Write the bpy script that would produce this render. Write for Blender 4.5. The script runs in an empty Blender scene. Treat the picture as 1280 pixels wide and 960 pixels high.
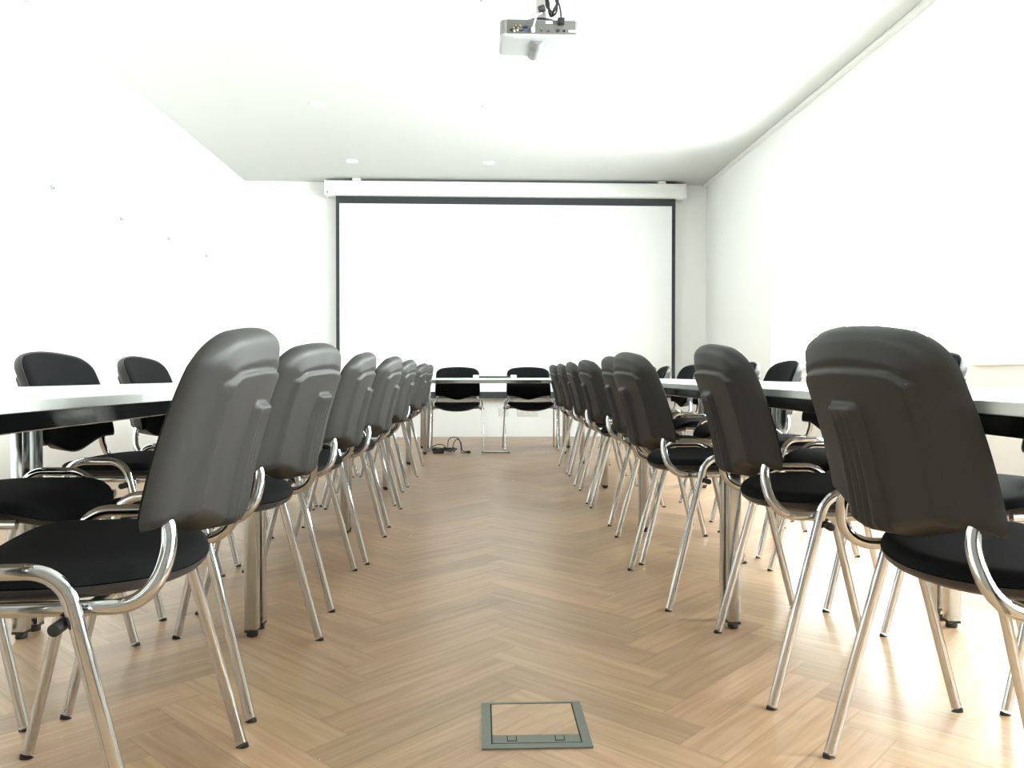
import bpy, bmesh, math, random
from mathutils import Vector, Matrix

random.seed(7)
SC = bpy.context.scene
COL = SC.collection
PI = math.pi

# ------------------------------------------------------------------ materials
def new_mat(name):
    m = bpy.data.materials.new(name)
    m.use_nodes = True
    nt = m.node_tree
    b = nt.nodes['Principled BSDF']
    return m, nt, b

def mat(name, col, rough=0.5, metal=0.0, spec=0.5, bump=0.0, scale=300.0, vary=0.0, sheen=0.0):
    m, nt, b = new_mat(name)
    b.inputs['Roughness'].default_value = rough
    b.inputs['Metallic'].default_value = metal
    b.inputs['Specular IOR Level'].default_value = spec
    if sheen:
        b.inputs['Sheen Weight'].default_value = sheen
        b.inputs['Sheen Roughness'].default_value = 0.5
    tc = nt.nodes.new('ShaderNodeTexCoord')
    nz = nt.nodes.new('ShaderNodeTexNoise')
    nz.inputs['Scale'].default_value = scale
    nz.inputs['Detail'].default_value = 2.0
    nt.links.new(tc.outputs['Object'], nz.inputs['Vector'])
    ramp = nt.nodes.new('ShaderNodeMix'); ramp.data_type = 'RGBA'
    lo = [c * (1 - vary) for c in col]; hi = [min(1, c * (1 + vary)) for c in col]
    ramp.inputs[6].default_value = (*lo, 1); ramp.inputs[7].default_value = (*hi, 1)
    nt.links.new(nz.outputs['Fac'], ramp.inputs[0])
    nt.links.new(ramp.outputs[2], b.inputs['Base Color'])
    if bump:
        bp = nt.nodes.new('ShaderNodeBump')
        bp.inputs['Strength'].default_value = bump
        bp.inputs['Distance'].default_value = 0.001
        nt.links.new(nz.outputs['Fac'], bp.inputs['Height'])
        nt.links.new(bp.outputs['Normal'], b.inputs['Normal'])
    return m

M = {}
M['wall'] = mat('white_wall_paint', (0.945, 0.952, 0.94), 0.8, spec=0.2, bump=0.05, scale=60, vary=0.004)
M['wallgrey'] = mat('reflection_dimming_wall_grey', (0.30, 0.29, 0.27), 0.8, spec=0.2, bump=0.05, scale=60, vary=0.01)  # grey invented to darken chrome reflections and chair backs, unseen wall only
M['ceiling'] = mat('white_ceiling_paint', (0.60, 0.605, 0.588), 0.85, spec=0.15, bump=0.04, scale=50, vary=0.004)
M['white'] = mat('white_gloss_paint', (0.86, 0.87, 0.86), 0.4, spec=0.4, vary=0.004)
M['plastic'] = mat('dark_grey_grained_plastic', (0.0185, 0.0184, 0.0172), 0.52, spec=0.36, bump=0.35, scale=700, vary=0.22)
M['shellrim'] = mat('black_seat_shell_plastic', (0.018, 0.018, 0.019), 0.38, spec=0.5, bump=0.1, scale=600, vary=0.15)
M['fabric'] = mat('black_woven_fabric', (0.0045, 0.0050, 0.0054), 0.9, spec=0.12, bump=0.6, scale=900, vary=0.5)
M['rubber'] = mat('black_rubber', (0.014, 0.013, 0.012), 0.55, spec=0.4)
M['chrome'] = mat('polished_chrome', (0.58, 0.595, 0.605), 0.09, metal=1.0, vary=0.01, scale=20)
M['post'] = mat('satin_chrome_post', (0.55, 0.565, 0.565), 0.16, metal=1.0, vary=0.01, scale=20)
M['tabletop'] = mat('pale_grey_laminate', (0.56, 0.59, 0.58), 0.32, spec=0.5, vary=0.03, scale=180)
M['tableedge'] = mat('grey_edge_band', (0.50, 0.53, 0.52), 0.4, spec=0.4, vary=0.02, scale=80)
M['black'] = mat('matte_black_masking', (0.046, 0.050, 0.055), 0.8, spec=0.2)
M['screen'] = mat('white_screen_fabric', (0.93, 0.94, 0.94), 0.9, spec=0.1, vary=0.002)
M['projwhite'] = mat('white_projector_shell', (0.49, 0.505, 0.515), 0.45, spec=0.4, vary=0.004)
M['projgrey'] = mat('grey_connector_panel', (0.125, 0.125, 0.12), 0.5, spec=0.4, vary=0.03)
M['lens'] = mat('silver_grey_lens_barrel', (0.24, 0.24, 0.24), 0.4, spec=0.5, vary=0.01)
M['cable'] = mat('black_cable_rubber', (0.012, 0.012, 0.015), 0.45, spec=0.5)
M['mountdark'] = mat('dark_mount_steel', (0.03, 0.03, 0.05), 0.4, spec=0.5)
M['mountgrey'] = mat('grey_mount_pole_paint', (0.52, 0.53, 0.50), 0.5, spec=0.4)
M['blue'] = mat('blue_video_port', (0.03, 0.07, 0.2), 0.4)
M['gold'] = mat('brass_jack', (0.45, 0.36, 0.16), 0.35, metal=1.0)
M['boxframe'] = mat('grey_green_metal_frame', (0.135, 0.145, 0.125), 0.42, metal=0.3, spec=0.5, vary=0.06, scale=90)
M['boxdark'] = mat('dark_gap', (0.02, 0.02, 0.018), 0.7, spec=0.2)
M['socket'] = mat('ivory_socket_plastic', (0.82, 0.82, 0.79), 0.4, spec=0.4)
M['socketdark'] = mat('socket_hole_grey', (0.16, 0.16, 0.16), 0.6)
M['hook'] = mat('grey_wall_anchor', (0.33, 0.335, 0.33), 0.5)
M['lampwhite'] = mat('white_downlight_trim', (0.90, 0.90, 0.89), 0.35, spec=0.5)
M['lampdark'] = mat('grey_downlight_recess', (0.66, 0.66, 0.65), 0.5)
M['sill'] = mat('beige_sill_paint', (0.62, 0.61, 0.57), 0.6, spec=0.3, vary=0.01)

def wood_mat(name, gain=1.0, planks=True):
    m, nt, b = new_mat(name)
    N, L = nt.nodes.new, nt.links.new
    geo = N('ShaderNodeNewGeometry')
    uv = N('ShaderNodeUVMap'); uv.uv_map = 'UVMap'
    sep = N('ShaderNodeSeparateXYZ'); L(uv.outputs['UV'], sep.inputs[0])
    # per plank offset so that the grain never repeats
    off = N('ShaderNodeMath'); off.operation = 'MULTIPLY'; off.inputs[1].default_value = 37.0
    L(geo.outputs['Random Per Island'], off.inputs[0])
    cb = N('ShaderNodeCombineXYZ')
    sx = N('ShaderNodeMath'); sx.operation = 'MULTIPLY'; sx.inputs[1].default_value = 1.6
    sy = N('ShaderNodeMath'); sy.operation = 'MULTIPLY'; sy.inputs[1].default_value = 26.0
    L(sep.outputs[0], sx.inputs[0]); L(sep.outputs[1], sy.inputs[0])
    L(sx.outputs[0], cb.inputs[0]); L(sy.outputs[0], cb.inputs[1]); L(off.outputs[0], cb.inputs[2])
    n1 = N('ShaderNodeTexNoise'); n1.inputs['Scale'].default_value = 1.6; n1.inputs['Detail'].default_value = 5; n1.inputs['Distortion'].default_value = 0.9
    L(cb.outputs[0], n1.inputs['Vector'])
    n2 = N('ShaderNodeTexNoise'); n2.inputs['Scale'].default_value = 7.0; n2.inputs['Detail'].default_value = 4
    L(cb.outputs[0], n2.inputs['Vector'])
    r1 = N('ShaderNodeValToRGB')
    r1.color_ramp.elements[0].position = 0.30; r1.color_ramp.elements[1].position = 0.72
    r1.color_ramp.elements[0].color = (0.300 * gain, 0.195 * gain, 0.115 * gain, 1)
    r1.color_ramp.elements[1].color = (0.415 * gain, 0.290 * gain, 0.186 * gain, 1)
    L(n1.outputs['Fac'], r1.inputs[0])
    mx = N('ShaderNodeMix'); mx.data_type = 'RGBA'; mx.blend_type = 'MULTIPLY'; mx.inputs[0].default_value = 0.30
    L(r1.outputs[0], mx.inputs[6]); L(n2.outputs['Color'], mx.inputs[7])
    bw = N('ShaderNodeRGBToBW'); L(n2.outputs['Color'], bw.inputs[0])
    L(bw.outputs[0], mx.inputs[7])
    # plank to plank tone
    hsv = N('ShaderNodeHueSaturation')
    mr = N('ShaderNodeMapRange'); mr.inputs[3].default_value = 1.05; mr.inputs[4].default_value = 1.40
    L(geo.outputs['Random Per Island'], mr.inputs[0]); L(mr.outputs[0], hsv.inputs['Value'])
    wn = N('ShaderNodeTexWhiteNoise'); wn.noise_dimensions = '1D'; L(off.outputs[0], wn.inputs['W'])
    mh = N('ShaderNodeMapRange'); mh.inputs[3].default_value = 0.494; mh.inputs[4].default_value = 0.504
    L(wn.outputs['Value'], mh.inputs[0]); L(mh.outputs[0], hsv.inputs['Hue'])
    hsv.inputs['Saturation'].default_value = 1.06
    L(mx.outputs[2], hsv.inputs['Color'])
    last = hsv.outputs[0]
    if planks:
        uv2 = N('ShaderNodeUVMap'); uv2.uv_map = 'edge'
        s2 = N('ShaderNodeSeparateXYZ'); L(uv2.outputs['UV'], s2.inputs[0])
        mn = N('ShaderNodeMath'); mn.operation = 'MINIMUM'; L(s2.outputs[0], mn.inputs[0]); L(s2.outputs[1], mn.inputs[1])
        e = N('ShaderNodeMapRange'); e.inputs[1].default_value = 0.0; e.inputs[2].default_value = 0.0016
        e.inputs[3].default_value = 0.60; e.inputs[4].default_value = 1.0
        L(mn.outputs[0], e.inputs[0])
        m2 = N('ShaderNodeMix'); m2.data_type = 'RGBA'; m2.blend_type = 'MULTIPLY'; m2.inputs[0].default_value = 1.0
        L(last, m2.inputs[6]); L(e.outputs[0], m2.inputs[7])
        last = m2.outputs[2]
    L(last, b.inputs['Base Color'])
    b.inputs['Roughness'].default_value = 0.33
    b.inputs['Specular IOR Level'].default_value = 0.45
    rr = N('ShaderNodeMapRange'); rr.inputs[3].default_value = 0.27; rr.inputs[4].default_value = 0.42
    L(n2.outputs['Fac'], rr.inputs[0]); L(rr.outputs[0], b.inputs['Roughness'])
    bp = N('ShaderNodeBump'); bp.inputs['Strength'].default_value = 0.12; bp.inputs['Distance'].default_value = 0.0006
    L(n2.outputs['Fac'], bp.inputs['Height']); L(bp.outputs['Normal'], b.inputs['Normal'])
    return m
M['floor'] = wood_mat('oak_herringbone_parquet')
M['inlay'] = wood_mat('oak_lid_inlay', 1.12, planks=False)

def glass_mat():
    m = bpy.data.materials.new('window_glass'); m.use_nodes = True
    nt = m.node_tree; nt.nodes.clear()
    o = nt.nodes.new('ShaderNodeOutputMaterial'); t = nt.nodes.new('ShaderNodeBsdfTransparent')
    g = nt.nodes.new('ShaderNodeBsdfGlossy'); g.inputs['Roughness'].default_value = 0.02
    mx = nt.nodes.new('ShaderNodeMixShader'); mx.inputs[0].default_value = 0.06
    t.inputs['Color'].default_value = (0.97, 0.99, 0.98, 1)
    nt.links.new(t.outputs[0], mx.inputs[1]); nt.links.new(g.outputs[0], mx.inputs[2]); nt.links.new(mx.outputs[0], o.inputs[0])
    return m
M['glass'] = glass_mat()

# ------------------------------------------------------------------ helpers
def obj(name, bm, m, parent=None, smooth=True, angle=40):
    me = bpy.data.meshes.new(name)
    bmesh.ops.recalc_face_normals(bm, faces=bm.faces[:])
    bm.to_mesh(me); bm.free()
    if smooth:
        for p in me.polygons: p.use_smooth = True
        try:
            me.set_sharp_from_angle(angle=math.radians(angle))
        except Exception:
            pass
    me.materials.append(m)
    o = bpy.data.objects.new(name, me); COL.objects.link(o)
    if parent: o.parent = parent
    return o

def tag(o, label, cat, group=None):
    o['label'] = label; o['category'] = cat
    if group: o['group'] = group
    return o

def thing(name, label, cat, loc=(0, 0, 0), rz=0.0, group=None):
    o = bpy.data.objects.new(name, None); COL.objects.link(o)
    o.empty_display_size = 0.1
    o.location = loc; o.rotation_euler = (0, 0, rz)
    return tag(o, label, cat, group)

def struct(name, bm, m, parent=None, smooth=False):
    o = obj(name, bm, m, parent, smooth)
    if not parent: o['kind'] = 'structure'
    return o

def box(bm, x0, x1, y0, y1, z0, z1, bev=0.0, seg=2):
    r = bmesh.ops.create_cube(bm, size=1.0)
    vs = r['verts']
    for v in vs:
        v.co = Vector((x0 if v.co.x < 0 else x1, y0 if v.co.y < 0 else y1, z0 if v.co.z < 0 else z1))
    if bev:
        es = list({e for v in vs for e in v.link_edges})
        bmesh.ops.bevel(bm, geom=es, offset=bev, segments=seg, affect='EDGES', profile=0.5)
    return bm

def B(*a, **k):
    return box(bmesh.new(), *a, **k)

def cyl(bm, p0, p1, r0, r1=None, seg=20, bev=0.0):
    r1 = r0 if r1 is None else r1
    p0, p1 = Vector(p0), Vector(p1)
    ax = p1 - p0; h = ax.length; ax.normalize()
    q = ax.to_track_quat('Z', 'Y').to_matrix()
    def ring(c, r):
        return [bm.verts.new(c + q @ Vector((r * math.cos(2 * PI * i / seg), r * math.sin(2 * PI * i / seg), 0))) for i in range(seg)]
    prof = [(0, r0), (h, r1)] if not bev else [(0, r0 - bev), (bev * .3, r0 - bev * .3), (bev, r0), (h - bev, r1), (h - bev * .3, r1 - bev * .3), (h, r1 - bev)]
    rings = [ring(p0 + ax * z, r) for z, r in prof]
    for a, b in zip(rings, rings[1:]):
        for i in range(seg):
            bm.faces.new((a[i], a[(i + 1) % seg], b[(i + 1) % seg], b[i]))
    bm.faces.new(rings[0][::-1]); bm.faces.new(rings[-1])
    return bm

def fillet(pts, rad, n=8):
    """polyline with rounded corners; rad = list of radii for the inner points"""
    out = [Vector(pts[0])]
    for i in range(1, len(pts) - 1):
        a, p, b = Vector(pts[i - 1]), Vector(pts[i]), Vector(pts[i + 1])
        u = (a - p).normalized(); v = (b - p).normalized()
        th = u.angle(v); r = rad[i - 1]
        t = r / math.tan(th / 2)
        c = p + (u + v).normalized() * (r / math.sin(th / 2))
        s, e = p + u * t - c, p + v * t - c
        ang = s.angle(e)
        for k in range(n + 1):
            f = k / n
            out.append(c + (s * math.sin((1 - f) * ang) + e * math.sin(f * ang)) / math.sin(ang))
    out.append(Vector(pts[-1]))
    return out

def sweep(bm, pts, a, b, side=Vector((0, 1, 0)), seg=16, caps=True):
    """oval tube; a = half size in the plane of the path, b = half size along 'side'"""
    pts = [Vector(p) for p in pts]
    rings = []
    for i, p in enumerate(pts):
        t = (pts[min(i + 1, len(pts) - 1)] - pts[max(i - 1, 0)]).normalized()
        s = (side - t * side.dot(t)).normalized()
        n = s.cross(t)
        rings.append([bm.verts.new(p + n * a * math.cos(2 * PI * k / seg) + s * b * math.sin(2 * PI * k / seg)) for k in range(seg)])
    for r, q in zip(rings, rings[1:]):
        for k in range(seg):
            bm.faces.new((r[k], r[(k + 1) % seg], q[(k + 1) % seg], q[k]))
    if caps:
        bm.faces.new(rings[0][::-1]); bm.faces.new(rings[-1])
    return bm

def spline(ctrl, n=10):
    c = [Vector(p) for p in ctrl]
    c = [c[0] * 2 - c[1]] + c + [c[-1] * 2 - c[-2]]
    out = []
    for i in range(1, len(c) - 2):
        p0, p1, p2, p3 = c[i - 1:i + 3]
        for k in range(n):
            t = k / n
            out.append(0.5 * (2 * p1 + (p2 - p0) * t + (2 * p0 - 5 * p1 + 4 * p2 - p3) * t * t + (3 * p1 - p0 - 3 * p2 + p3) * t ** 3))
    out.append(c[-2])
    return out

def cord(bm, ctrl, r, seg=8, n=10):
    pts = spline(ctrl, n)
    prev = None; rings = []
    for i, p in enumerate(pts):
        t = (pts[min(i + 1, len(pts) - 1)] - pts[max(i - 1, 0)]).normalized()
        if prev is None:
            prev = t.orthogonal().normalized()
        s = (prev - t * prev.dot(t)).normalized(); prev = s
        q = t.cross(s)
        rings.append([bm.verts.new(p + s * r * math.cos(2 * PI * k / seg) + q * r * math.sin(2 * PI * k / seg)) for k in range(seg)])
    for a, b in zip(rings, rings[1:]):
        for k in range(seg):
            bm.faces.new((a[k], a[(k + 1) % seg], b[(k + 1) % seg], b[k]))
    bm.faces.new(rings[0][::-1]); bm.faces.new(rings[-1])
    return bm

def sstep(a, b, x):
    t = min(1, max(0, (x - a) / (b - a)))
    return t * t * (3 - 2 * t)

def dup(root, label, group, loc, rz):
    def cp(o, par):
        c = o.copy(); COL.objects.link(c)
        if par is not None:
            c.parent = par
            c.matrix_parent_inverse = o.matrix_parent_inverse.copy()
        for ch in o.children: cp(ch, c)
        return c
    r = cp(root, None)
    r.location = loc; r.rotation_euler = (0, 0, rz)
    r['label'] = label
    if group: r['group'] = group
    return r

# ------------------------------------------------------------------ room shell
XL, XR, YN, YF, ZC = -2.885, 2.87, -3.2, 9.96, 3.148
WT = 0.34                                         # depth of the window wall

def make_floor():
    bm = bmesh.new()
    uvl = bm.loops.layers.uv.new('UVMap'); el = bm.loops.layers.uv.new('edge')
    Lp, W = 0.55, 0.11
    c = math.sqrt(0.5)
    n = 5
    def plank(ox, oy, horiz):
        # lattice coordinates of a herringbone, then turned by 45 degrees
        w, h = (Lp, W) if horiz else (W, Lp)
        cs = [(ox, oy), (ox + w, oy), (ox + w, oy + h), (ox, oy + h)]
        pts = [((x - y) * c + FX, (x + y) * c + FY) for x, y in cs]
        if max(p[0] for p in pts) < XL or min(p[0] for p in pts) > XR: return
        if max(p[1] for p in pts) < YN or min(p[1] for p in pts) > YF: return
        # long edges need their own edge distance, so each plank is cut into a 3x3 grid
        us = [0, 0.004, Lp - 0.004, Lp]; vs = [0, 0.004, W - 0.004, W]
        grid = {}
        for i, u in enumerate(us):
            for j, v in enumerate(vs):
                lx, ly = (ox + u, oy + v) if horiz else (ox + v, oy + u)
                grid[i, j] = bm.verts.new(((lx - ly) * c + FX, (lx + ly) * c + FY, 0))
        for i in range(3):
            for j in range(3):
                idx = [(i, j), (i + 1, j), (i + 1, j + 1), (i, j + 1)]
                f = bm.faces.new([grid[k] for k in (idx if horiz else idx[::-1])])
                for l, k in zip(f.loops, idx if horiz else idx[::-1]):
                    u, v = us[k[0]], vs[k[1]]
                    l[uvl].uv = (u, v)
                    l[el].uv = (min(u, Lp - u), min(v, W - v))
    FX, FY = 0.50, 0.02
    # horizontal plank k sits at (k*W, k*W) and repeats every (2L along x) etc.
    R = 145
    for s in range(-26, 27):
        for k in range(-R, R):
            # zigzag strip s: planks step by (W, W); the strips are offset by (Lp, -Lp)
            bx, by = s * Lp + k * W, -s * Lp + k * W
            plank(bx, by, True)
            plank(bx - 0.0 + Lp, by + W - Lp, False)
    geom = lambda: bm.verts[:] + bm.edges[:] + bm.faces[:]
    for co, no in (((XL, 0, 0), (-1, 0, 0)), ((XR, 0, 0), (1, 0, 0)), ((0, YN, 0), (0, -1, 0)), ((0, YF, 0), (0, 1, 0))):
        bmesh.ops.bisect_plane(bm, geom=geom(), plane_co=co, plane_no=no, clear_outer=True)
    me = bpy.data.meshes.new('floor'); bm.to_mesh(me); bm.free()
    me.materials.append(M['floor'])
    o = bpy.data.objects.new('floor', me); COL.objects.link(o)
    o['kind'] = 'structure'
    return o
make_floor()
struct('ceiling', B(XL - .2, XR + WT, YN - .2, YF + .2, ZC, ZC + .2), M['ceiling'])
struct('wall_left', B(XL - .2, XL, YN - .2, YF + .2, -.05, ZC), M['wall'])
struct('wall_far', B(XL, XR + WT, YF, YF + .2, -.05, ZC), M['wall'])
struct('wall_near', B(XL, XR + WT, YN - .2, YN, -.05, ZC), M['wallgrey'])  # unseen behind the camera; its grey is added to dim reflections

# window wall: five deep-set windows, built as one wall with openings
FAR = [-0.34, 1.27, 2.88, 4.50, 6.13, 7.72]
WW = 1.14
ZS, ZT = 0.824, 2.472
def window_wall():
    bm = bmesh.new()
    box(bm, XR, XR + WT, YN, YF, -.05, ZS)
    box(bm, XR, XR + WT, YN, YF, ZT, ZC)
    e = YN
    for f in FAR:
        box(bm, XR, XR + WT, e, f - WW, ZS, ZT); e = f
    box(bm, XR, XR + WT, e, YF, ZS, ZT)
    return struct('wall_right', bm, M['wall'])
window_wall()
for i, f in enumerate(FAR):
    n = f - WW
    x0, x1 = XR + WT - .10, XR + WT - .04
    bm = bmesh.new()
    fw = .06
    box(bm, x0, x1, n, n + fw, ZS, ZT); box(bm, x0, x1, f - fw, f, ZS, ZT)
    box(bm, x0, x1, n + fw, f - fw, ZS, ZS + fw); box(bm, x0, x1, n + fw, f - fw, ZT - fw, ZT)
    mid = (n + f) / 2
    box(bm, x0, x1, mid - .04, mid + .04, ZS + fw, ZT - fw)
    w = struct('window_%d' % (i + 1), bm, M['white'])
    bm = bmesh.new()
    box(bm, x0 + .025, x0 + .035, n + fw, mid - .04, ZS + fw, ZT - fw)
    box(bm, x0 + .025, x0 + .035, mid + .04, f - fw, ZS + fw, ZT - fw)
    struct('glass_pane', bm, M['glass'], w)
    bm = B(XR - .02, x0, n, f, ZS + .001, ZS + .02, bev=.004)
    struct('window_sill', bm, M['white'], w)

# white rails where ceiling and side walls meet
struct('trim_1', B(XL, XL + .045, 5.24, YF, ZC - .03, ZC, bev=.006), M['white'])
struct('trim_2', B(XR - .05, XR, YN, YF, ZC - .03, ZC, bev=.006), M['white'])

# ------------------------------------------------------------------ chair
HX = 0.21                       # half distance between rear and front feet
def back_outline(n=14):
    """half-width, top and bottom of the backrest"""
    ZB, ZTOP, R = 0.548, 0.857, 0.068
    def W(z):
        base = 0.238 - 0.010 * sstep(ZB, ZTOP, z)
        if z > ZTOP - R:
            d = (z - (ZTOP - R)) / R
            base = base - R + R * math.sqrt(max(0, 1 - d ** 2.3))
        if z < ZB + 0.02:
            d = (ZB + 0.02 - z) / 0.02
            base -= 0.012 * (1 - math.sqrt(max(0, 1 - min(1, d) ** 2)))
        return base
    return ZB, ZTOP, W

ZB, ZTOP, BW = back_outline()
def back_prof(z):
    """fore-aft position of the backrest mid surface (relative to the rear feet)"""
    t = (z - 0.55) / 0.3
    return -0.008 - 0.050 * t - 0.044 * max(0, t) ** 2.2
def back_mid(s, z):
    return back_prof(z) + 0.030 * (s / 0.24) ** 2
def map_back(u, v):
    z = ZB + (ZTOP - ZB) * v
    w = BW(z)
    s = u * w
    # bottom edge drops in the middle, top edge arches
    drop = 0.040 * (0.5 + 0.5 * math.cos(PI * min(1, abs(s) / 0.20)))
    zz = z - drop * (1 - v) ** 1.5
    return s, zz - 0.50 * s * s * v ** 5
OUT = []
for k in range(41): OUT.append(map_back(-1 + 2 * k / 40, 0))
for k in range(1, 60): OUT.append(map_back(1, 1 - (1 - k / 60) ** 2))
for k in range(41): OUT.append(map_back(1 - 2 * k / 40, 1))
for k in range(1, 60): OUT.append(map_back(-1, 1 - (k / 60) ** 2))
EDC = {}
def edge_dist(s, z):
    key = (round(abs(s), 5), round(z, 5))
    if key in EDC: return EDC[key]
    best = 9
    for i in range(len(OUT)):
        ax, az = OUT[i]; bx, bz = OUT[(i + 1) % len(OUT)]
        dx, dz = bx - ax, bz - az
        l = dx * dx + dz * dz
        t = 0 if l < 1e-12 else min(1, max(0, ((s - ax) * dx + (z - az) * dz) / l))
        best = min(best, (s - ax - t * dx) ** 2 + (z - az - t * dz) ** 2)
    EDC[key] = math.sqrt(best)
    return EDC[key]

def relief(s, z, e):
    """outward depth of the plastic back: rolled rim, sloping border, raised panel, ribbed block"""
    r = min(1, e / 0.026)
    t = -0.013 + 0.027 * math.sqrt(max(0, 1 - (1 - r) ** 2))
    low = sstep(0.66, 0.58, z)                    # the sloping border runs along the sides and top only
    e2 = e * (1 - low) + max(e, 0.236 - abs(s)) * low
    t += 0.021 * min(1, e2 / 0.054) * sstep(0.0, 0.012, e)
    # panel (step at the top, soft sides)
    ptop = 0.788 - 0.010 * (s / 0.18) ** 2 - 0.012 * sstep(0.15, 0.186, abs(s))
    pan = sstep(0.190, 0.178, abs(s)) * sstep(ptop + 0.001, ptop - 0.009, z)
    t += 0.0085 * pan * sstep(0.0, 0.02, e)
    # raised centre block with three grooves
    bt = 0.732
    w = 0.050 + 0.006 * sstep(0.72, 0.52, z)
    blk = sstep(w, w - 0.010, abs(s)) * sstep(bt, bt - 0.014, z)
    t += 0.014 * blk * sstep(0.0, 0.012, e)
    if blk > 0 and z < 0.715:
        g = 0
        for c in (-0.025, 0.0, 0.025):
            g = max(g, 1 - abs(s - c) / 0.0075)
        t -= 0.0065 * max(0, g) * sstep(0.715, 0.700, z) * sstep(0.0, 0.015, e)
    return t

def lin(a, b, n): return [a + (b - a) * i / (n - 1) for i in range(n)]
def grid_mesh(outer, inner, us, vs, k=1.0):
    bm = bmesh.new()
    def mk(fn):
        g = []
        for v in vs:
            row = []
            for u in us:
                s, z = map_back(u, v)
                e = 0.0 if abs(u) > .9999 or v < 1e-6 or v > 1 - 1e-6 else edge_dist(s, z)
                row.append(bm.verts.new((fn(s, z, e) - HX, s * k, 0.69 + (z - 0.69) * k)))
            g.append(row)
        for j in range(len(vs) - 1):
            for i in range(len(us) - 1):
                bm.faces.new((g[j][i], g[j][i + 1], g[j + 1][i + 1], g[j + 1][i]))
    mk(outer); mk(inner)
    bmesh.ops.remove_doubles(bm, verts=bm.verts[:], dist=0.0004)
    return bm

US = sorted(lin(-.93, .93, 89) + [x * g for g in (-1, 1) for x in (.95, .968, .982, .993, 1.0)])
VS = sorted(lin(.05, .90, 78) + [0, .006, .016, .032] + [1 - .10 * (1 - k / 10) ** 2 for k in range(1, 11)])
USc = [math.sin(PI / 2 * x) for x in lin(-1, 1, 25)]
VSc = [(1 - math.cos(PI * x)) / 2 for x in lin(0, 1, 22)]

def seat_half(x):
    """half width of the seat at x (0 = rear edge, .435 = front edge)"""
    Wm = 0.236
    if x < 0.21:
        d = (0.21 - x) / 0.205
        return Wm * max(0, 1 - d ** 2.5) ** (1 / 2.1)
    d = max(0, (x - 0.30) / 0.135)
    return (Wm - 0.006 * (x - .21) / .2) * max(0, 1 - min(1, d) ** 3.2) ** (1 / 2.6)

def seat_ring(n=72):
    pts = []
    m = n // 2
    for k in range(m):
        a = PI * k / m
        x = 0.22 - 0.215 * math.cos(a)
        pts.append((x, seat_half(x)))
    for k in range(m):
        a = PI * k / m
        x = 0.22 + 0.215 * math.cos(a)
        pts.append((x, -seat_half(x)))
    return pts
def seat_base(x, y):
    z = 0.474 + 0.010 * (y / 0.23) ** 2
    z -= 1.9 * max(0, x - 0.315) ** 2 + 0.35 * max(0, 0.09 - x) ** 2
    z -= 0.020 * sstep(0.30, 0.43, x) * (1 - (y / .24) ** 2)
    return z

def seat_mesh(top):
    bm = bmesh.new()
    ring = seat_ring()
    cx = 0.22
    T = [1, .985, .96, .92, .86, .75, .6, .4, .2]
    rows = []
    for t in T:
        row = []
        for x, y in ring:
            px, py = cx + (x - cx) * t, y * t
            e = (1 - t)
            rnd = math.sqrt(max(0, 1 - (1 - min(1, e / .12)) ** 2))
            b = seat_base(px, py)
            if top:
                z = b - 0.012 + 0.022 * rnd
            else:
                z = b - 0.014 - 0.020 * rnd - 0.016 * sstep(0.05, .5, e)
            row.append(bm.verts.new((px - HX, py, z)))
        rows.append(row)
    n = len(ring)
    for a, b in zip(rows, rows[1:]):
        for k in range(n):
            bm.faces.new((a[k], a[(k + 1) % n], b[(k + 1) % n], b[k]))
    bm.faces.new(rows[-1])
    # closing face on the joint between cushion and shell
    bm.faces.new(rows[0][::-1])
    bmesh.ops.remove_doubles(bm, verts=bm.verts[:], dist=0.0003)
    return bm

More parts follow.
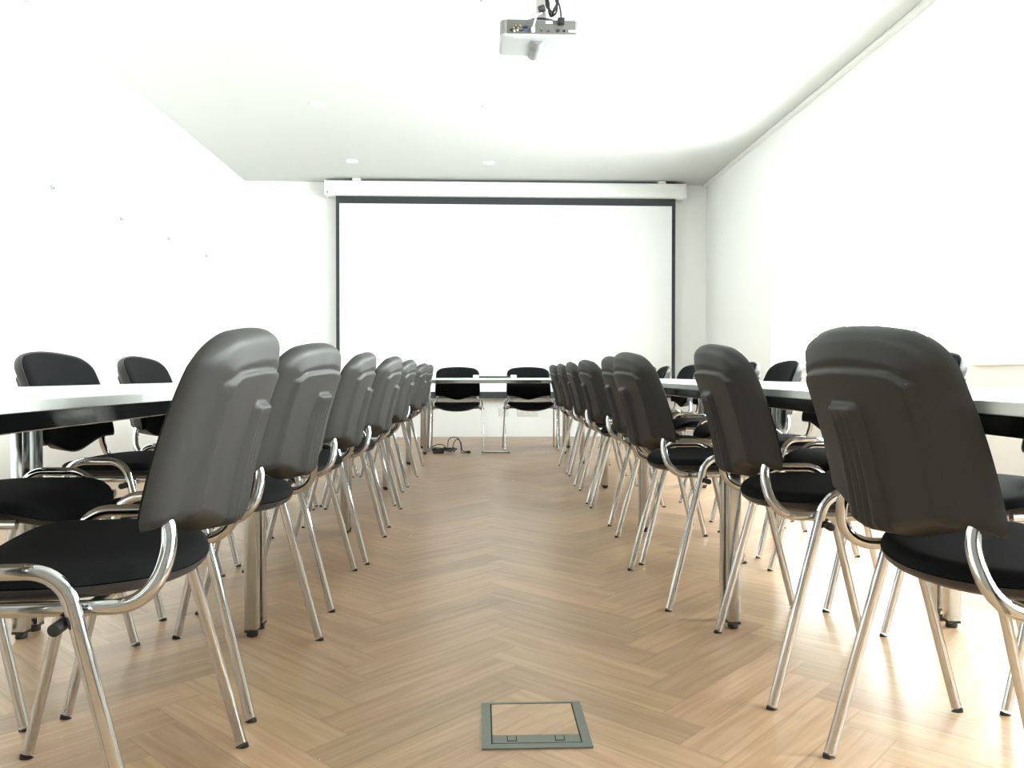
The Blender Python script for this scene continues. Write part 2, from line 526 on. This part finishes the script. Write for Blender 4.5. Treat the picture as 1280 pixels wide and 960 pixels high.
ZTUBE = 0.502
def make_chair(label, group):
    t = thing('conference_chair', label, 'chair', group=group)
    obj('seat', seat_mesh(True), M['fabric'], t, angle=60)
    obj('seat_shell', seat_mesh(False), M['shellrim'], t, angle=60)
    obj('backrest', grid_mesh(lambda s, z, e: back_mid(s, z) + 0.008 + 0.020 * math.sqrt(max(0, 1 - (1 - min(1, e / .03)) ** 2)),
                              lambda s, z, e: back_mid(s, z) + 0.006, USc, VSc, 0.975), M['fabric'], t, angle=70)
    obj('backrest_shell', grid_mesh(lambda s, z, e: back_mid(s, z) - relief(s, z, e),
                                    lambda s, z, e: back_mid(s, z) + 0.0125, US, VS), M['plastic'], t, angle=60)
    for sy in (-1, 1):
        yy = lambda z: sy * (0.274 - 0.016 * z / ZTUBE)
        P2 = fillet([(0, 0, 0.010), (0.127, 0, ZTUBE), (0.300, 0, ZTUBE), (0.420, 0, 0.010)], [0.062, 0.062], n=9)
        P3 = [Vector((p.x - HX, yy(p.z), p.z)) for p in P2]
        rear, rail, front = P3[:2], P3[1:-1], P3[-2:]
        for part in (rear, front):
            lg = obj('leg', sweep(bmesh.new(), part, 0.0120, 0.0078), M['chrome'], t)
            q = part[0] if part is rear else part[-1]
            d = (part[1] - part[0]).normalized() if part is rear else (part[0] - part[1]).normalized()
            bm = sweep(bmesh.new(), [q - d * (0.010 / d.z), q - d * 0.0042], 0.0129, 0.0090)
            for v in bm.verts:
                if v.co.z < 0.006: v.co.z = 0.0005
            obj('foot_cap', bm, M['rubber'], lg)
        obj('side_rail', sweep(bmesh.new(), rail, 0.0120, 0.0078), M['chrome'], t)
        Q2 = fillet([(0.012, 0, 0.585), (-0.006, 0, 0.535), (0.010, 0, 0.443), (0.385, 0, 0.443)], [0.10, 0.070], n=8)
        Q = [Vector((p.x - HX, sy * (0.235 - 0.027 * sstep(0.46, 0.56, p.z)), p.z)) for p in Q2]
        obj('back_support', sweep(bmesh.new(), Q, 0.0115, 0.0092), M['chrome'], t)
        for xx, zz in ((0.132, 0.424), (0.295, 0.424)):
            y0 = yy(zz)
            obj('bumper', cyl(bmesh.new(), (xx - HX, y0 - sy * 0.030, zz), (xx - HX, y0 + sy * 0.016, zz), 0.0092, seg=16, bev=.002), M['rubber'], t)
    for xx in (0.115, 0.325):
        obj('cross_bar', cyl(bmesh.new(), (xx - HX, -0.252, 0.4335), (xx - HX, 0.252, 0.4335), 0.0085, seg=14), M['chrome'], t)
    return t

ORD = ['nearest', 'second', 'third', 'fourth', 'fifth', 'sixth', 'seventh', 'eighth', 'farthest']
# rear-foot pairs measured in the room: (near foot x, y), (far foot x, y)
LEFT = [((-.452, 1.135), (-.492, 1.681)), ((-.509, 1.800), (-.464, 2.353)), ((-.480, 2.621), (-.490, 3.185)), ((-.456, 3.287), (-.448, 3.822)),
        ((-.456, 4.070), (-.448, 4.625)), ((-.494, 4.735), (-.500, 5.288)), ((-.486, 5.519), (-.462, 6.071)), ((-.489, 6.225), (-.464, 6.773))]
RIGHT = [((.700, 1.036), (.713, 1.584)), ((.683, 1.816), (.723, 2.368)), ((.627, 2.588), (.607, 3.140)), ((.671, 3.229), (.667, 3.780)),
         ((.680, 4.060), (.663, 4.615)), ((.661, 4.762), (.689, 5.305)), ((.680, 5.536), (.708, 6.083)), ((.703, 6.231), (.701, 6.781))]
proto = None
def put_chair(x, y, rz, label, group):
    global proto
    if proto is None:
        proto = make_chair(label, group)
        proto.location = (x, y, 0); proto.rotation_euler = (0, 0, rz)
    else:
        dup(proto, label, group, (x, y, 0), rz)

def seat_word(i):
    return 'nearest the camera' if i == 0 else ('farthest from the camera' if i == 7 else ORD[i] + ' from the camera')
for side, rows, s in (('left', LEFT, -1), ('right', RIGHT, 1)):
    for i, (a, b) in enumerate(rows):
        mx, my = (a[0] + b[0]) / 2, (a[1] + b[1]) / 2
        dx, dy = b[0] - a[0], b[1] - a[1]
        # chair forward is perpendicular to the rear feet, away from the aisle
        fx, fy = (dy, -dx) if s > 0 else (-dy, dx)
        l = math.hypot(fx, fy); fx /= l; fy /= l
        put_chair(mx + fx * HX, my + fy * HX, math.atan2(fy, fx),
                  'black chair with its ribbed back to the aisle, %s, %s row' % (seat_word(i), side),
                  'chairs in the %s row along the aisle' % side)

# chairs on the far (wall) side of the side tables, facing the aisle
LW = [(-.985, 2.056), (-.990, 2.842), (-.975, 3.545), (-.955, 4.350), (-.955, 5.020), (-.945, 5.795), (-.930, 6.500)]
RW = [(1.205, 2.040), (1.150, 2.828), (1.190, 3.600), (1.240, 4.420), (1.240, 5.060), (1.250, 5.800), (1.260, 6.500), (1.275, 7.500), (1.270, 8.090)]
def row_word(i, n):
    return 'nearest the camera' if i == 0 else ('farthest from the camera' if i == n - 1 else ORD[i] + ' from the camera')
for side, rows, s in (('left', LW, -1), ('right', RW, 1)):
    for i, (x, y) in enumerate(rows):
        put_chair(x + s * HX, y, (0 if s < 0 else PI) + math.radians(random.uniform(-2, 2)),
                  'black chair on the wall side of the %s tables, %s' % (side, row_word(i, len(rows))),
                  'chairs on the wall side of the %s tables' % side)
# the two chairs behind the head table, facing the camera
put_chair(-0.212, 8.080 + HX, -PI / 2, 'black padded chair behind the head table, left of the pair, above the black cables', 'chairs behind the head table')
put_chair(0.546, 8.115 + HX, -PI / 2 + .02, 'black padded chair behind the head table, right of the pair, before the wall sockets', 'chairs behind the head table')

# ------------------------------------------------------------------ tables
def make_table(length, width, label, group):
    t = thing('folding_table' if False else 'conference_table', label, 'table', group=group)
    hl, hw = length / 2, width / 2
    obj('table_top', B(-hw, hw, -hl, hl, 0.7215, 0.740, bev=.0015), M['tabletop'], t, angle=15)
    ins = 0.030
    lx, ly = hw - ins, hl - ins
    for sx in (-1, 1):
        obj('rail', B(sx * lx - .012, sx * lx + .012, -ly + .019, ly - .019, 0.690, 0.7215, bev=.002), M['chrome'], t, angle=15)
    for sy in (-1, 1):
        obj('rail', B(-lx + .019, lx - .019, sy * ly - .012, sy * ly + .012, 0.690, 0.7215, bev=.002), M['chrome'], t, angle=15)
    for sx in (-1, 1):
        for sy in (-1, 1):
            lg = obj('leg', B(sx * lx - .019, sx * lx + .019, sy * ly - .019, sy * ly + .019, 0.022, 0.7214, bev=.0035, seg=3), M['post'], t, angle=20)
            bm = cyl(bmesh.new(), (sx * lx, sy * ly, 0.0005), (sx * lx, sy * ly, 0.016), 0.0165, seg=20, bev=.003)
            box(bm, sx * lx - .0185, sx * lx + .0185, sy * ly - .0185, sy * ly + .0185, 0.0155, 0.0225)
            obj('foot', bm, M['rubber'], lg)
    return t
TW = 0.735
tab = None
NAMES = ['nearest the camera', 'second from the camera', 'third from the camera', 'fourth from the camera', 'farthest, beside the head table']
for side, x24, sl, c in (('left', -.668, .0172, -1), ('right', .783, .0290, 1)):
    ang = -math.atan(sl)
    for i in range(5):
        y = 0.935 + 1.502 * i + 0.751
        x = x24 + sl * (y - 2.435) + c * (TW / 2 - .030 + (.014 if i == 4 and c < 0 else 0))
        lab = 'pale grey table on square chrome legs in the %s run, %s' % (side, NAMES[i])
        grp = 'tables of the %s run' % side
        if tab is None:
            tab = make_table(1.494, TW, lab, grp); tab.location = (x, y, 0); tab.rotation_euler = (0, 0, ang)
        else:
            dup(tab, lab, grp, (x, y, 0), ang)
head = make_table(1.42, 0.690, 'pale grey head table across the end of the aisle below the screen', None)
head.location = (0.168, 8.102, 0); head.rotation_euler = (0, 0, PI / 2)

# dark power strip with white ends on the head table
ps = thing('power_strip', 'dark power strip with white ends lying on the head table', 'power strip', (0.178, 8.30, 0.7405))
obj('strip_body', B(-.17, .17, -.022, .022, 0, .018, bev=.004), M['cable'], ps)
for s in (-1, 1):
    obj('end_cap', B(s * .195 - .030, s * .195 + .030, -.026, .026, 0, .030, bev=.005), M['white'], ps)

# ------------------------------------------------------------------ projection screen
YS = 9.80
scr = thing('projection_screen', 'large white roll-down projection screen with black border on the far wall', 'projection screen', (0.3615, YS, 0.46))
def sbox(name, x0, x1, y0, y1, z0, z1, m, bev=0.0):
    return obj(name, B(x0 - .3615, x1 - .3615, y0 - YS, y1 - YS, z0 - .46, z1 - .46, bev=bev), m, scr)
def case_bm():
    # rounded rectangular casing profile swept along x
    bm = bmesh.new()
    box(bm, -1.828 - .3615, 2.546 - .3615, -.085, .085, 2.938 - .46, 3.112 - .46, bev=.022, seg=4)
    return bm
cas = obj('casing', case_bm(), M['white'], scr)
for sx in (-1.828, 2.546):
    s = -1 if sx < 0 else 1
    e = obj('end_cap', B(sx - .3615 - .012, sx - .3615 + .012, -.088, .088, 2.934 - .46, 3.114 - .46, bev=.008), M['white'], cas)
obj('screw', cyl(bmesh.new(), (-1.80 - .3615, -.0875, 2.966 - .46), (-1.80 - .3615, -.083, 2.966 - .46), .010, seg=12), M['socketdark'], cas)
for bx in (-1.46, 2.26):
    obj('ceiling_bracket', B(bx - .05 - .3615, bx + .05 - .3615, -.05, .07, 3.110 - .46, ZC - .46, bev=.004), M['white'], cas)
x0, x1, zt, zb = -1.715, 2.438, 2.945, 0.508
sb = .043
sheet = sbox('screen_sheet', x0, x1, YS - .001, YS + .001, zb, zt, M['screen'])
bm = bmesh.new()
y0, y1 = YS - .0025, YS - .0012
for a in ((x0, x0 + sb, zb, zt), (x1 - sb, x1, zb, zt), (x0 + sb, x1 - sb, zt - .095, zt), (x0 + sb, x1 - sb, zb, zb + .056)):
    box(bm, a[0] - .3615, a[1] - .3615, y0 - YS, y1 - YS, a[2] - .46, a[3] - .46)
obj('black_border', bm, M['black'], sheet, smooth=False)
sbox('bottom_bar', x0 - .01, x1 + .01, YS - .012, YS + .012, zb - .022, zb, M['black'], bev=.006)

# ------------------------------------------------------------------ projector on its ceiling mount
PX, PY, PZ = 0.299, 3.80, 2.378
pr = thing('projector', 'white projector with grey connector panel hanging from the ceiling', 'projector', (PX, PY, PZ), math.radians(.6))
def pobj(name, bm, m, par=None): return obj(name, bm, m, par or pr)
w2, dp, hh = .190, .245, .082
def body_bm():
    bm = bmesh.new()
    pts = []
    r = .028
    for cx, cy, a0 in ((w2 - r, dp - r, 0), (-w2 + r, dp - r, 90), (-w2 + r, r, 180), (w2 - r, r, 270)):
        for k in range(9):
            a = math.radians(a0 + 90 * k / 8)
            pts.append((cx + r * math.cos(a), cy + r * math.sin(a)))
    prof = [(0.0, .010), (.002, .004), (.006, 0.001), (.012, 0), (hh - .010, 0), (hh - .003, .003), (hh, .010)]
    rings = []
    for z, i in prof:
        rings.append([bm.verts.new((x * (1 - i / w2), dp / 2 + (y - dp / 2) * (1 - i / dp * 2), z)) for x, y in pts])
    n = len(pts)
    for a, b in zip(rings, rings[1:]):
        for k in range(n): bm.faces.new((a[k], a[(k + 1) % n], b[(k + 1) % n], b[k]))
    bm.faces.new(rings[0][::-1]); bm.faces.new(rings[-1])
    return bm
body = pobj('housing', body_bm(), M['projwhite'])
# rear panel with its connectors, seen from the camera
pan = pobj('connector_panel', B(-w2 + .030, w2 - .024, -.003, .004, .011, hh - .006, bev=.002), M['projgrey'])
for sx in (-1, 1):
    bm = bmesh.new()
    pts = []
    for k in range(9):
        a = math.radians(270 - 90 * k / 8) if sx < 0 else math.radians(270 + 90 * k / 8)
        pts.append((sx * (w2 - .028) + .0292 * math.cos(a), .028 + .0292 * math.sin(a)))
    lo = [bm.verts.new((x, y, .012)) for x, y in pts]; hi = [bm.verts.new((x, y, hh - .008)) for x, y in pts]
    for k in range(8): bm.faces.new((lo[k], lo[k + 1], hi[k + 1], hi[k]))
    pobj('corner_grille', bm, M['lens'])
def port(name, x, z, w, h, m, d=.005):
    obj(name, B(x - w / 2, x + w / 2, -.003 - d, -.002, z - h / 2, z + h / 2, bev=.0012), m, pan)
def jack(x, z, m, r=.0042):
    obj('jack', cyl(bmesh.new(), (x, -.012, z), (x, -.002, z), r, seg=12), m, pan)
for x, z, m in ((-.128, .033, 'gold'), (-.118, .043, 'gold'), (-.107, .034, 'gold'), (-.098, .044, 'gold'), (-.140, .024, 'rubber'), (-.092, .024, 'rubber'), (-.110, .024, 'socket'), (-.125, .020, 'socket')):
    jack(x, z, M[m])
port('video_port', -.072, .026, .022, .010, M['blue']); port('video_port', -.072, .042, .020, .009, M['mountdark'])
port('usb_port', .004, .024, .009, .006, M['mountdark']); port('screw_jack', .003, .036, .006, .006, M['gold'])
port('mini_port', .036, .024, .013, .006, M['mountdark']); port('network_port', .083, .026, .017, .013, M['mountdark'])
port('lock_slot', .112, .026, .009, .011, M['cable']); port('white_label', .040, hh - .017, .034, .012, M['white'], .0025)
port('white_label', .150, .026, .036, .010, M['socket'], .0025)
# lens barrel showing in the cut-out of the underside
bm = bmesh.new()
cyl(bm, (-.008, .050, .020), (-.012, .256, .020), .037, seg=32, bev=.003)
lens = pobj('lens_barrel', bm, M['lens'])
obj('focus_ring', cyl(bmesh.new(), (-.0095, .120, .020), (-.0105, .175, .020), .0385, seg=28, bev=.001), M['lens'], lens)
# faint moulded marks near the rear edge of the underside
bm = bmesh.new()
for x in [-.125 + .0115 * k for k in range(5)] + [-.062, -.055] + [.070 + .0105 * k for k in range(8)]:
    box(bm, x, x + .006, .016, .026, -.0008, .0006)
pobj('moulded_mark', bm, M['socket'])
# mount
mt = thing('projector_mount', 'grey ceiling pole with dark plate holding the projector', 'projector mount', (0.318, 3.90, ZC))
def mobj(name, bm, m): return obj(name, bm, m, mt)
top = PZ + hh - ZC
mobj('pole', cyl(bmesh.new(), (0, 0, top + .030), (0, 0, -.012), .034, seg=24), M['mountgrey'])
mobj('ceiling_flange', cyl(bmesh.new(), (0, 0, -.014), (0, 0, 0), .085, seg=32, bev=.003), M['mountgrey'])
bm = bmesh.new()
cyl(bm, (-.015, 0, top + .002), (-.015, 0, top + .030), .100, .055, seg=36, bev=.004)
mobj('mount_plate', bm, M['mountdark'])
bm = bmesh.new()
for a in (20, 160, 200, 340):
    c, s = math.cos(math.radians(a)), math.sin(math.radians(a))
    sweep(bm, [(.05 * c, .05 * s, top + .022), (.15 * c, .10 * s, top + .012), (.155 * c, .11 * s, top + .006)], .004, .012, side=Vector((-s, c, 0)), seg=8)
mobj('mount_arm', bm, M['mountdark'])
# cables at the projector (world coordinates)
zt_ = PZ + hh
o = obj('video_cable', cord(bmesh.new(), [(.309, 3.842, 2.505), (.305, 3.828, 2.500), (.298, 3.802, 2.486), (.281, 3.782, 2.470), (.270, 3.778, 2.440), (.262, 3.782, 2.412)], .0038), M['white'])
tag(o, 'white video cable plugged into the middle of the projector panel', 'cable')
bmp = B(.253, .271, 3.776, 3.7955, 2.392, 2.414, bev=.004)
obj('plug', bmp, M['socket'], o)
o = obj('power_cable', cord(bmesh.new(), [(.352, 3.795, 2.75), (.358, 3.792, 2.62), (.374, 3.790, 2.555), (.388, 3.786, 2.515), (.394, 3.784, 2.475), (.394, 3.784, 2.455)], .0042), M['cable'])
tag(o, 'thin black power cable plugged into the top right of the projector panel', 'cable')
obj('plug', B(.378, .411, 3.770, 3.7955, 2.428, 2.458, bev=.005), M['cable'], o)
bm = bmesh.new()
lp = []
for k in range(40):
    a = 2 * PI * k / 12
    lp.append((.357 + .024 * math.sin(a) + .006 * math.sin(k * 1.7), 3.835 + .010 * math.cos(k * 2.1), 2.575 + .075 * math.cos(a) + .008 * math.sin(k * .9)))
cord(bm, lp, .0052, n=5)
o = obj('cable_coil', bm, M['cable'])
tag(o, 'bundled loop of black cable hanging beside the projector pole', 'cable')
o = obj('cable_clamp', cyl(bmesh.new(), (.293, 3.845, 2.522), (.322, 3.845, 2.534), .017, seg=16, bev=.004), M['cable'])
tag(o, 'black plug clamped to the projector pole above the white cable', 'plug')

# ------------------------------------------------------------------ recessed ceiling lights
LIGHTS = [(-1.398, 7.097, 'left of the aisle, nearer the camera'), (.107, 7.095, 'over the aisle midway between projector and screen'),
          (-1.393, 8.987, 'left of the pair beside the screen casing'), (.125, 8.989, 'right of the pair beside the screen casing'),
          (.092, 5.101, 'at the top edge left of the projector pole'), (1.702, 7.026, 'on the window side, halfway to the screen'),
          (1.703, 5.076, 'at the top edge, right of the projector')]
l0 = None
def make_light(lab, grp, loc):
    t = thing('recessed_light', lab, 'ceiling light', loc, group=grp)
    bm = bmesh.new()
    seg = 32
    prof = [(.068, 0), (.066, -.006), (.058, -.010), (.048, -.007), (.045, .0), (.040, -.0005)]
    rings = [[bm.verts.new((r * math.cos(2 * PI * k / seg), r * math.sin(2 * PI * k / seg), z)) for k in range(seg)] for r, z in prof]
    for a, b in zip(rings, rings[1:]):
        for k in range(seg): bm.faces.new((a[k], a[(k + 1) % seg], b[(k + 1) % seg], b[k]))
    obj('trim_ring', bm, M['lampwhite'], t)
    obj('lamp', cyl(bmesh.new(), (0, 0, -.004), (0, 0, -.0002), .042, seg=24), M['lampdark'], t)
    return t
for x, y, w in LIGHTS:
    lab = 'small round white recessed ceiling light ' + w
    if l0 is None: l0 = make_light(lab, 'recessed ceiling lights', (x, y, ZC))
    else: dup(l0, lab, 'recessed ceiling lights', (x, y, ZC), 0)

# ------------------------------------------------------------------ wall anchors and sockets
for i, (y, z, w) in enumerate(((5.57, 2.045, 'nearest the camera, high on the left'), (6.62, 2.037, 'second from the camera, high on the left'), (7.61, 2.048, 'third from the camera, high on the left'), (8.64, 2.037, 'farthest along the left'))):
    bm = cyl(bmesh.new(), (XL, y, z), (XL + .012, y, z), .020, seg=18, bev=.003)
    cyl(bm, (XL + .010, y, z - .004), (XL + .026, y, z - .004), .006, seg=10)
    o = obj('wall_anchor', bm, M['hook'])
    tag(o, 'small grey round wall anchor, %s white wall' % w, 'wall anchor', 'wall anchors in a line on the left wall')
o = obj('wall_box', B(XL, XL + .03, 9.70, 9.80, 2.58, 2.72, bev=.006), M['white'])
tag(o, 'small white box high on the left wall close to the far corner', 'wall box')
def sock(x, z, w, n, lab):
    t = thing('wall_socket', lab, 'socket', (x, YF, z))
    obj('cover_plate', B(-w / 2, w / 2, -.010, 0, -.048, .048, bev=.003), M['socket'], t)
    for k in range(n):
        cx = (k - (n - 1) / 2) * .075
        ins = obj('insert', cyl(bmesh.new(), (cx, -.0115, 0), (cx, -.009, 0), .022, seg=24), M['socket'], t)
        for d in (-.009, .009):
            obj('pin_hole', cyl(bmesh.new(), (cx + d, -.0122, 0), (cx + d, -.0112, 0), .004, seg=10), M['socketdark'], ins)
sock(.325, .303, .125, 1, 'single white wall socket left of the right head-table chair')
sock(.625, .300, .265, 3, 'wide white triple wall socket behind the right head-table chair')

# ------------------------------------------------------------------ floor box
fb = thing('floor_box', 'square floor box with grey metal frame and wood lid in the middle of the aisle', 'floor box', (.1245, 1.760, 0), math.radians(-.3))
h = .116
bm = bmesh.new()
fr = .020
for a in ((-h, h, -h, -h + fr), (-h, h, h - .008, h), (-h, -h + fr, -h + fr, h - .008), (h - fr, h, -h + fr, h - .008)):
    box(bm, a[0], a[1], a[2], a[3], .0003, .004)
obj('frame', bm, M['boxframe'], fb, smooth=False)
obj('gap', B(-h + fr, h - fr, -h + fr, h - .008, .0003, .0012), M['boxdark'], fb, smooth=False)
lid = obj('lid', B(-h + fr + .003, h - fr - .003, -h + fr + .003, -h + fr + .038, .0012, .0042), M['boxframe'], fb, smooth=False)
bm = bmesh.new()
uvl = bm.loops.layers.uv.new('UVMap')
xa, xb, ya, yb_ = -h + fr + .003, h - fr - .003, -h + fr + .039, h - .012
def quad(ps):
    f = bm.faces.new([bm.verts.new((x, y, .0040)) for x, y in ps])
    for l, (x, y) in zip(f.loops, ps): l[uvl].uv = ((x + y) * .707, (y - x) * .707)
quad([(xa, ya), (xb, ya), (xb, ya + .02), (xa + .02, yb_), (xa, yb_)])
quad([(xb, ya + .02), (xb, yb_), (xa + .02, yb_)])
obj('wood_inlay', bm, M['inlay'], fb, smooth=False)
obj('inlay_base', B(xa, xb, ya, yb_, .0012, .0038), M['boxdark'], fb, smooth=False)
for lx in (-.052, .050):
    la = obj('latch_recess', B(lx - .0105, lx + .0105, -h + fr + .010, -h + fr + .034, .0040, .0046), M['boxdark'], lid, smooth=False)
    obj('latch', B(lx - .0085, lx + .0085, -h + fr + .012, -h + fr + .032, .0042, .0052), M['boxframe'], lid, smooth=False)

# ------------------------------------------------------------------ cables on the floor below the head table
rnd = random.Random(3)
bm = bmesh.new()
ctrl = []
for k in range(34):
    a = k * .82
    r = .075 + .03 * math.sin(k * 1.3)
    ctrl.append((-.335 + 1.3 * r * math.cos(a) + .02 * math.sin(k * .6), 7.92 + .6 * r * math.sin(a), .008 + .020 * abs(math.sin(k * .9)) + .0008 * k))
cord(bm, ctrl, .0055, n=6)
heap = thing('cable_heap', 'heap of tangled black cables and a plug on the floor under the head table', 'cable', (-.335, 7.92, 0))
def hobj(name, bm, par=None):
    bmesh.ops.translate(bm, verts=bm.verts[:], vec=(.335, -7.92, 0))
    return obj(name, bm, M['cable'], par or heap)
hobj('cable_coil', bm)
hobj('cable_loop', cord(bmesh.new(), [(-.52, 7.93, .01), (-.46, 7.93, .05), (-.40, 7.92, .085), (-.33, 7.92, .075), (-.30, 7.93, .03), (-.29, 7.95, .12), (-.245, 7.95, .155), (-.19, 7.93, .14), (-.165, 7.92, .07), (-.16, 7.90, .008), (-.12, 7.88, .008)], .0042))
lp = hobj('cable_loop', cord(bmesh.new(), [(-.25, 7.91, .02), (-.235, 7.92, .10), (-.20, 7.925, .135), (-.165, 7.91, .10), (-.15, 7.89, .03), (-.10, 7.87, .009)], .0042))
hobj('plug', B(-.115, -.070, 7.858, 7.884, .001, .026, bev=.006), lp)
hobj('adapter', B(-.44, -.33, 7.86, 7.91, .001, .034, bev=.008))
# metal bar on the floor between the head-table chairs
fbar = thing('floor_bar', 'thin chrome bar lying on the floor between the two head-table chairs', 'metal bar', (.178, 7.90, 0))
obj('bar', cyl(bmesh.new(), (-.125, 0, .0125), (.125, -.02, .0125), .011, seg=14), M['chrome'], fbar)
for x, y in ((-.125, 0), (.125, -.02)):
    obj('end_cap', cyl(bmesh.new(), (x - .014, y, .013), (x + .014, y, .013), .0128, seg=14, bev=.002), M['hook'], fbar)

# ------------------------------------------------------------------ light
wd = bpy.data.worlds.new('overcast_sky'); SC.world = wd; wd.use_nodes = True
bg = wd.node_tree.nodes['Background']
bg.inputs['Color'].default_value = (0.97, 1.0, 1.0, 1); bg.inputs['Strength'].default_value = 48.0
for i, f in enumerate(FAR):
    n = f - WW
    ld = bpy.data.lights.new('window_portal', 'AREA'); ld.shape = 'RECTANGLE'
    ld.size = WW; ld.size_y = ZT - ZS
    ld.cycles.is_portal = True
    lo = bpy.data.objects.new('window_portal', ld); COL.objects.link(lo)
    lo.location = (XR + WT - .02, (n + f) / 2, (ZS + ZT) / 2)
    lo.rotation_euler = (Matrix(((0, 0, 1), (1, 0, 0), (0, 1, 0)))).to_euler()   # emits along -x
SC.view_settings.view_transform = 'Standard'
SC.view_settings.look = 'None'
SC.view_settings.exposure = 0.0
SC.view_settings.gamma = 1.0

# ------------------------------------------------------------------ camera
cd = bpy.data.cameras.new('camera'); cam = bpy.data.objects.new('camera', cd); COL.objects.link(cam)
cd.sensor_fit = 'HORIZONTAL'; cd.sensor_width = 36.0; cd.lens = 36.0 * 1000 / 1280
cd.clip_start = 0.02
cam.location = (0, 0, 0.777)
cam.rotation_euler = (math.radians(90 - .69), 0, math.radians(-2.46))
SC.camera = cam
